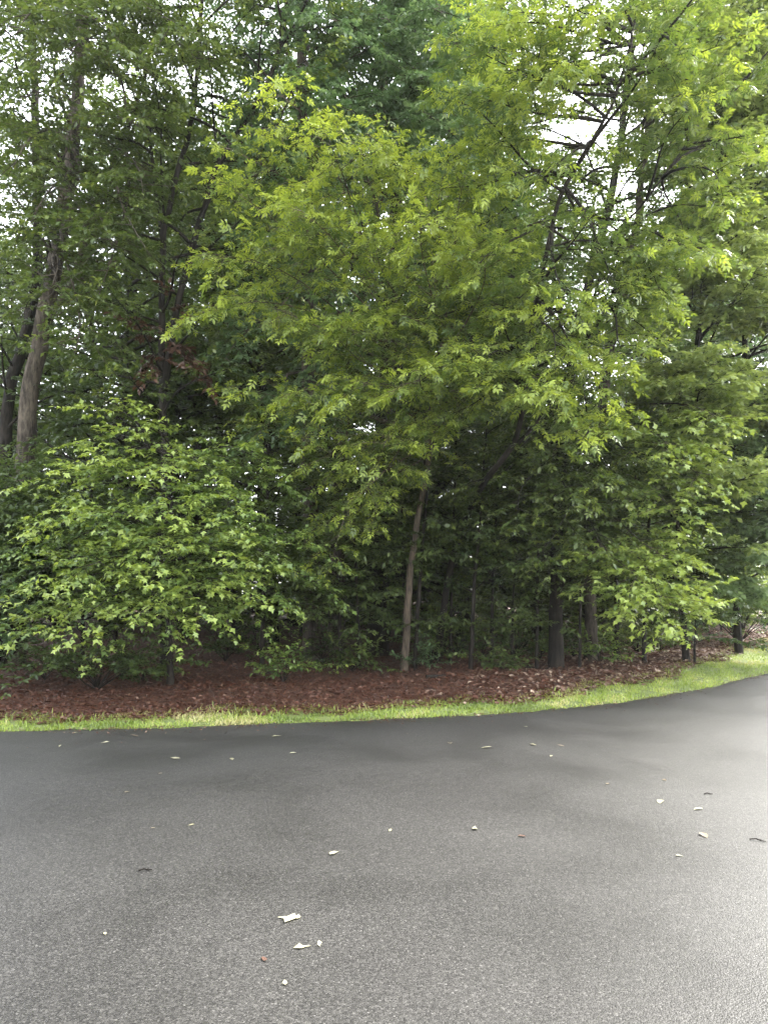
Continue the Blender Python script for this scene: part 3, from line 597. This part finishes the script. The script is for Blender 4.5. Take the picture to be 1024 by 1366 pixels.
sapling('dogwood', 'spreading understorey tree with layered boughs just behind the leaning stem', 655, 876, 15.3, ((656, 780), (662, 680), (668, 590)), .035, 'mid', 44, L=(1.3, 1.0), f0=.34, kind='kite', size=.11)
sapling('hornbeam', 'dense understorey tree left of the tan foot, hanging low', 478, 876, 15.0, ((476, 780), (470, 680), (466, 590)), .035, 'mid', 48, L=(1.5, 1.2), f0=.16, kind='kite', size=.11)
sapling('hop_hornbeam', 'dense low-branched tree under the bright drooping bough', 858, 872, 16.2, ((860, 780), (866, 680), (872, 560)), .05, 'mid', 44, L=(1.8, 1.3), f0=.34, kind='kite', size=.12)
sapling('holly', 'dark evergreen understorey tree right of the dark trunk', 715, 876, 15.2, ((716, 780), (720, 680), (722, 600)), .035, 'mid', 44, L=(1.4, 1.1), f0=.34, kind='kite', size=.11)
sapling('redbud', 'small shaded tree behind the bright bushy young tree', 350, 878, 14.8, ((352, 780), (356, 680), (360, 560)), .05, 'mid', 44, L=(1.7, 1.2), f0=.2, kind='kite', size=.11)
sapling('serviceberry', 'small dark tree between the thick leaning trunk and the twin stems', 110, 880, 15.2, ((112, 780), (120, 700), (125, 620)), .05, 'dark', 40, L=(1.7, 1.1), f0=.15, kind='kite', size=.11)
sapling('witch_hazel', 'broad leafy understorey tree between the dark trunk and the pale-barked one', 772, 874, 15.6, ((774, 780), (780, 690), (786, 620)), .035, 'mid', 44, L=(1.3, 1.0), f0=.34, kind='kite', size=.11)
sapling('spicebush', 'low leafy understorey tree right behind the tan foot', 538, 874, 15.9, ((538, 790), (536, 700), (534, 610)), .035, 'mid', 46, L=(1.3, 1.0), f0=.34, kind='kite', size=.11)
sapling('bitternut', 'slim leafy tree filling the gap behind the tan-footed tree', 600, 874, 15.5, ((602, 780), (606, 650), (610, 540)), .035, 'mid', 50, L=(1.3, 1.2), f0=.34, kind='kite', size=.12)

# ------------------------------------------------------------------ shrubs
def shrub(name, label, px, pb, leaf, h, w_, n, kind='ovate', size=.09, group=None, at=None, spacing=.03):
    g = G(px, pb) if at is None else at
    b = gbase(g[0], g[1]); t = Tree(name, label, 'shrub', b, 'dark', leaf, kind, size, group=group, carve=False); t.spacing = spacing
    for i in range(n):
        a = i * 2.4 + rng.normal(0, .3); f = math.sqrt((i + .5) / n); e = b + np.array((math.cos(a) * w_ * f, math.sin(a) * w_ * f, h * (1.05 - .6 * f * f) * rng.uniform(.75, 1.1)))
        t.limb(b + UP * .02, e, r=.012, smin=.35, dens=1.0, sag=.1, tint=(0, .7), twl=.9, brl=1.3)
    done(t)
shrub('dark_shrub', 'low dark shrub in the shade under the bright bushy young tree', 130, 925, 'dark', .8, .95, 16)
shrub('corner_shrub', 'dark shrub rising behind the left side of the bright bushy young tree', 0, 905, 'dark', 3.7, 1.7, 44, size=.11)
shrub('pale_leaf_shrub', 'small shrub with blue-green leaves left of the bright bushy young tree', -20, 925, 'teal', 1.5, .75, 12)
shrub('mulch_seedling', 'small green seedling growing alone from the red pine straw', 378, 918, 'fresh', .45, .28, 6, size=.08)
shrub('foot_sprout', 'tiny leafy sprout at the foot of the tan trunk', 552, 903, 'teal', .3, .16, 4, size=.07)
shrub('litter_shrub', 'leafy shrub on the litter behind the leaning stem', 612, 890, 'mid', 1.1, .7, 14)
shrub('shade_shrub', 'rounded dark shrub right of the thin straight sapling', 690, 885, 'dark', 1.0, .9, 14)
shrub('verge_shrub', 'low green shrub behind the leaf litter near the pale-barked trunk', 850, 878, 'mid', .7, .9, 12)
shrub('bend_shrub', 'broad pale green shrub under the drooping blue-green tree', 985, 862, 'pale', 2.3, 1.9, 34, size=.11)
shrub('green_sprout', 'small bright sprout between litter and grass below the drooping bough', 798, 890, 'fresh', .4, .3, 6, size=.08)

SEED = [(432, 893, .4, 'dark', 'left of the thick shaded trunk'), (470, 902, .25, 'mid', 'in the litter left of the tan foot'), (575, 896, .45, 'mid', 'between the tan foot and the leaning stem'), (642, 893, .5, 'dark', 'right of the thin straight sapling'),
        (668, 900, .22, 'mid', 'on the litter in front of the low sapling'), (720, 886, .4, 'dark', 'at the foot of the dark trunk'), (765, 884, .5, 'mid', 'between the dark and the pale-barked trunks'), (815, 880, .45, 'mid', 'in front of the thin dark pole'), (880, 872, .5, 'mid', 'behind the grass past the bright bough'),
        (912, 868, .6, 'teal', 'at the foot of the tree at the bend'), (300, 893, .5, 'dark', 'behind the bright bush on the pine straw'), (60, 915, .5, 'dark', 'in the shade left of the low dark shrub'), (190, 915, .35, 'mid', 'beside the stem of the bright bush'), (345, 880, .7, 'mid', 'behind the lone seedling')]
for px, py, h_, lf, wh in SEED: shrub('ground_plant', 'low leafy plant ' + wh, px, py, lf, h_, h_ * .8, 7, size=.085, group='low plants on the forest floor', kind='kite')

# ------------------------------------------------------------------ trees farther back: four kinds, copied
def far_tree(leaf, bark, h, n, size, spacing, L, f0, kind='kite', r=.16, el=(-5, 35)):
    t = Tree('forest_tree', 'x', 'tree', (0, 0, 0), bark, leaf, kind, size, carve=False); t.spacing = spacing; t.twigwood = 0; t.merged = Tubes()
    k = rng.normal(0, .04, 2) * h
    p = t.trunk([np.array((0, 0, 0.)), np.array((k[0] * .3, k[1] * .3, h * .35)), np.array((k[0], k[1], h * .7)), np.array((k[0] * .8, k[1] * 1.2, h))], r, r * .3)
    t.auto(p, n, f0, .99, L[0], L[1], smin=.2, tint=(0, .6), twl=1.4, dens=.8, r=.05, el=el); done(t)
    tk = [c for c in t.root.children if c.name.startswith('trunk')][0]; tk.name = 'trunk_shaft'; M_ = t.merged; pv = t.trunks[0]; M_.add(pv[0], pv[1], 9, rough=.07); old = tk.data; tk.data = M_.mesh('trunk'); tk.data.materials.append(BK[bark]); bpy.data.meshes.remove(old); tk.name = 'trunk'
    return t.root
def copy_tree(root, loc, rz, sc, label, group):
    r = root.copy(); col.objects.link(r); r.location = tuple(float(c) for c in loc); r.rotation_euler = (0, 0, rz); r.scale = (sc, sc, sc); r['label'] = label; r['group'] = group
    for ch in root.children:
        c = ch.copy(); col.objects.link(c); c.parent = r
    return r
protos = [far_tree('mid', 'dark', 17, 60, .16, .04, (3.2, 2.6), .3, r=.18), far_tree('teal', 'dark', 20, 60, .16, .04, (3.0, 3.0), .4, r=.2),
          far_tree('dark', 'dark', 9, 60, .17, .045, (2.4, 1.2), .12, r=.07), far_tree('mid', 'dark', 5, 46, .14, .05, (1.8, 1.0), .04, r=.04)]
LAB = ['tall green tree', 'tall blue-green tree', 'thin mid-height tree', 'low leafy understorey tree']
used = [0] * 4
NEAR = [(-8.5, 'the slender dark trunk by the thick leaning one'), (-7.2, 'the thick leaning grey-brown trunk'), (-4.3, 'the thin twin dark stems'), (-1.6, 'the straight upright grey trunk'), (-.2, 'the thick shaded dark trunk'),
        (.5, 'the slim tan foot'), (1.9, 'the leaning crooked stem'), (3.7, 'the dark trunk with low boughs'), (4.6, 'the pale-barked trunk'), (6.5, 'the pale yellow-green tree at the bend'), (9.0, 'the drooping blue-green tree')]
def put(k, x, y, sc=1.0):
    xr = x / y * 16.0; who = min(NEAR, key=lambda a: abs(a[0] - xr))[1]
    lab = LAB[k] + (' far behind ' if y > 32 else ' behind ') + who
    z = float(gz(x, y)); rz = rng.uniform(0, 6.28); sc *= rng.uniform(.88, 1.12); g = ['tall green trees behind', 'tall blue-green trees behind', 'mid-height trees behind', 'understorey trees behind'][k]
    if not used[k]:
        r = protos[k]; r.location = (x, y, z); r.rotation_euler = (0, 0, rz); r.scale = (sc,) * 3; r['label'] = lab; r['group'] = g
    else: copy_tree(protos[k], (x, y, z), rz, sc, lab, g)
    used[k] += 1
spots = []
def scatter(k, n, s0, s1, u0, u1, dmin, sc=1.0):
    c = tries = 0
    while c < n and tries < 4000:
        tries += 1; y = rng.uniform(s0, s1); x = rng.uniform(u0, u1) * y * .52
        if behind(x, y) < 4.5: continue
        if k < 2 and .215 < x / y < .275: continue
        if k in (0, 2) and -.46 < x / y < -.4: continue
        if any((x - a) ** 2 + (y - b_) ** 2 < dmin ** 2 for a, b_ in spots): continue
        spots.append((x, y)); put(k, x, y, sc); c += 1
scatter(3, 30, 18, 34, -1.15, 1.15, 1.6)
scatter(2, 28, 19, 40, -1.1, 1.15, 1.6)
scatter(0, 12, 21, 42, -1.2, 1.2, 2.4)
scatter(1, 12, 21, 42, -.6, 1.2, 2.4)
scatter(1, 3, 20, 32, .0, 1.2, 1.9)
scatter(0, 2, 20, 32, .3, 1.2, 1.9)
scatter(0, 5, 20, 34, -1.1, -.3, 1.8)
scatter(1, 3, 22, 34, -.7, -.2, 1.8)
scatter(3, 14, 20, 32, -.2, 1.1, 1.3, .75)
scatter(3, 10, 22, 30, .5, 1.15, 1.3, .8)
scatter(3, 30, 34, 52, -1.1, 1.1, 2.0, 1.25)

# ------------------------------------------------------------------ fallen leaves and twigs on the asphalt
cream = leaf_mat('fallen_cream', [(0, (.24, .22, .13)), (1, (.4, .38, .26))], trans=.15, warm=(1, 1, .8))
tanm = leaf_mat('fallen_tan', [(0, (.09, .065, .04)), (1, (.2, .165, .115))], trans=.1, warm=(1, 1, .8))
redm = leaf_mat('fallen_red', [(0, (.1, .055, .04)), (1, (.15, .085, .06))], trans=.1, warm=(1, .9, .8))
def fallen(px, py, wpx, mat, kind, label, group=None, curl=.25, name='fallen_leaf', rot=None):
    g = G(px, py); size = wpx / F * math.hypot(g[1], CAM_H)
    TV, TF = TEMPL[kind]; V = TV.copy(); V[:, 0] -= .5
    V[:, 2] = V[:, 2] * .5 + curl * (V[:, 0] ** 2 * .9 + V[:, 1] ** 2 * 1.4) + rng.normal(0, .02, len(V)); V[:, :2] += rng.normal(0, .05, (len(V), 2)); V[:, 2] -= V[:, 2].min()
    lo = np.concatenate([np.array(f) for f in TF]); me = np_mesh(name, V, lo, [len(f) for f in TF], tint=np.full(len(V), rng.random()))
    o = link(name, me, mat); o.location = (g[0], g[1], .003); o.rotation_euler = (0, 0, rng.uniform(0, 6.28) if rot is None else rot); o.scale = (size, size * rng.uniform(.7, 1.1), size)
    tag(o, label, 'leaf', group); return o
fallen(382, 1226, 24, cream, 'lobed3', 'cream three-lobed leaf touching a smaller one on the asphalt', None, .3, rot=2.8)
fallen(397, 1224, 14, cream, 'ovate', 'small cream leaf touching the cream lobed leaf', None, .5)
fallen(404, 1264, 20, cream, 'lobed3', 'cream torn leaf lying below the cream lobed leaf', None, .3, rot=.3)
fallen(426, 1259, 14, cream, 'ovate', 'small pale leaf right of the cream torn leaf', None, .4)
fallen(445, 1139, 19, cream, 'ovate', 'round cream leaf lying alone on open asphalt', None, .3)
fallen(633, 1106, 15, cream, 'ovate', 'curled cream leaf standing up from the asphalt', None, 1.3)
fallen(695, 1116, 13, redm, 'ovate', 'reddish leaf right of the curled cream leaf', 'reddish leaves on asphalt', .2)
fallen(352, 1280, 13, redm, 'ovate', 'reddish leaf left of the cream torn leaf', 'reddish leaves on asphalt', .2)
for (px, py, wpx) in [(234, 1012, 17), (310, 1013, 10), (368, 983, 13), (600, 992, 12), (648, 998, 14), (710, 994, 14), (748, 995, 10), (735, 1009, 8), (810, 1046, 9), (886, 1041, 9), (880, 1070, 16), (930, 1080, 15),
        (937, 1115, 18), (170, 1057, 8), (205, 1105, 6), (256, 1101, 9), (380, 1312, 13), (140, 1246, 9), (100, 978, 9), (140, 991, 12), (180, 982, 14), (80, 996, 9), (520, 1108, 9), (905, 1142, 9),
        (640, 955, 12), (390, 1005, 9), (214, 1032, 8), (700, 970, 9)]:
    cr = rng.random() < .7; nm = ('small cream' if cr else 'small tan'); wh = ('leaf on the dark wet asphalt close to the grass' if py < 1020 else 'leaf lying flat on the open grey asphalt')
    fallen(px, py, wpx, cream if cr else tanm, 'ovate', nm + ' ' + wh, nm + (' leaves near the grass' if py < 1020 else ' leaves on the open asphalt'), rng.uniform(.05, .3))
def twig(px, py, wpx, ang, label):
    g = G(px, py); L = wpx / F * math.hypot(g[1], CAM_H); T = Tubes(); d = np.array((math.cos(ang), math.sin(ang), 0)); s = np.array((-d[1], d[0], 0))
    T.add(np.array([-d * L / 2, -d * L * .1 + s * L * .06 + UP * .006, d * L * .2 + s * L * .02, d * L / 2 - s * L * .05]), (.004, .0045, .004, .002), 6); T.add(np.array([d * L * .05 + UP * .003, d * L * .25 + s * L * .2 + UP * .004]), (.003, .001), 5)
    o = link('twig', T.mesh('twig'), BK['dark']); o.location = (g[0], g[1], .006); tag(o, label, 'twig')
twig(1010, 1122, 18, -.5, 'dark bent twig on the brightest wet asphalt')
twig(194, 1162, 16, .2, 'short dark twig lying on grey asphalt among pale leaves')
twig(944, 1060, 11, .1, 'thin dark twig on the asphalt below the grass bend')

# fallen sticks on the litter
def stick(px, py, wpx, ang, r, label):
    g = G(px, py, .06); L = wpx / F * g[1]; T = Tubes(); d = np.array((math.cos(ang), math.sin(ang), .03))
    q = curve(-d * L / 2, d * L / 2, .0, .03, 7); T.add(q, np.linspace(r, r * .5, 7), 7, rough=.12); T.add(curve(q[3], q[3] + np.array((d[0] * .3 - d[1] * .3, d[1] * .3 + d[0] * .3, .12)) * L * .5, 0, .05, 4), np.linspace(r * .5, .004, 4), 5)
    o = link('fallen_stick', T.mesh('fallen_stick'), BK['dark']); o.location = (g[0], g[1], float(gz(g[0], g[1])) + r * .8); tag(o, label, 'branch')
stick(588, 908, 40, .2, .035, 'short dark fallen stick in the litter right of the tan trunk foot')
stick(700, 893, 60, -.4, .02, 'long thin fallen stick across the leaf litter')
stick(330, 905, 70, .3, .018, 'thin fallen stick half buried in red pine straw')

# ------------------------------------------------------------------ thin haze volume added to lift the shadows and soften contrast
hm, hn, ho = new_mat('haze'); pv_ = node(hn, 'ShaderNodeVolumePrincipled', Density=.0003, Anisotropy=.3); pv_.inputs['Color'].default_value = (.95, .97, 1, 1); hn.links.new(pv_.outputs[0], ho.inputs['Volume'])
bb = np.array([ground.matrix_world @ Vector(c) for c in ground.bound_box]); lo_ = bb.min(0) - 2; hi_ = bb.max(0) + 2; lo_[2] = bb[:, 2].min() - 1; hi_[2] = 30.0
hv = np.array([(x_, y_, z_) for x_ in (lo_[0], hi_[0]) for y_ in (lo_[1], hi_[1]) for z_ in (lo_[2], hi_[2])])
haze = link('haze', np_mesh('haze', hv, np.array([0, 1, 3, 2, 4, 6, 7, 5, 0, 4, 5, 1, 2, 3, 7, 6, 0, 2, 6, 4, 1, 5, 7, 3]), [4] * 6), hm); tag(haze, kind='stuff')
cy.volume_bounces = 1

print('LEAVES', sum(c for _, c in TOTAL), TOTAL)
print('TRIS', sum(sum(len(p_.vertices) - 2 for p_ in []) for me in bpy.data.meshes), sum(len(me.loops) - 2 * len(me.polygons) for me in bpy.data.meshes))
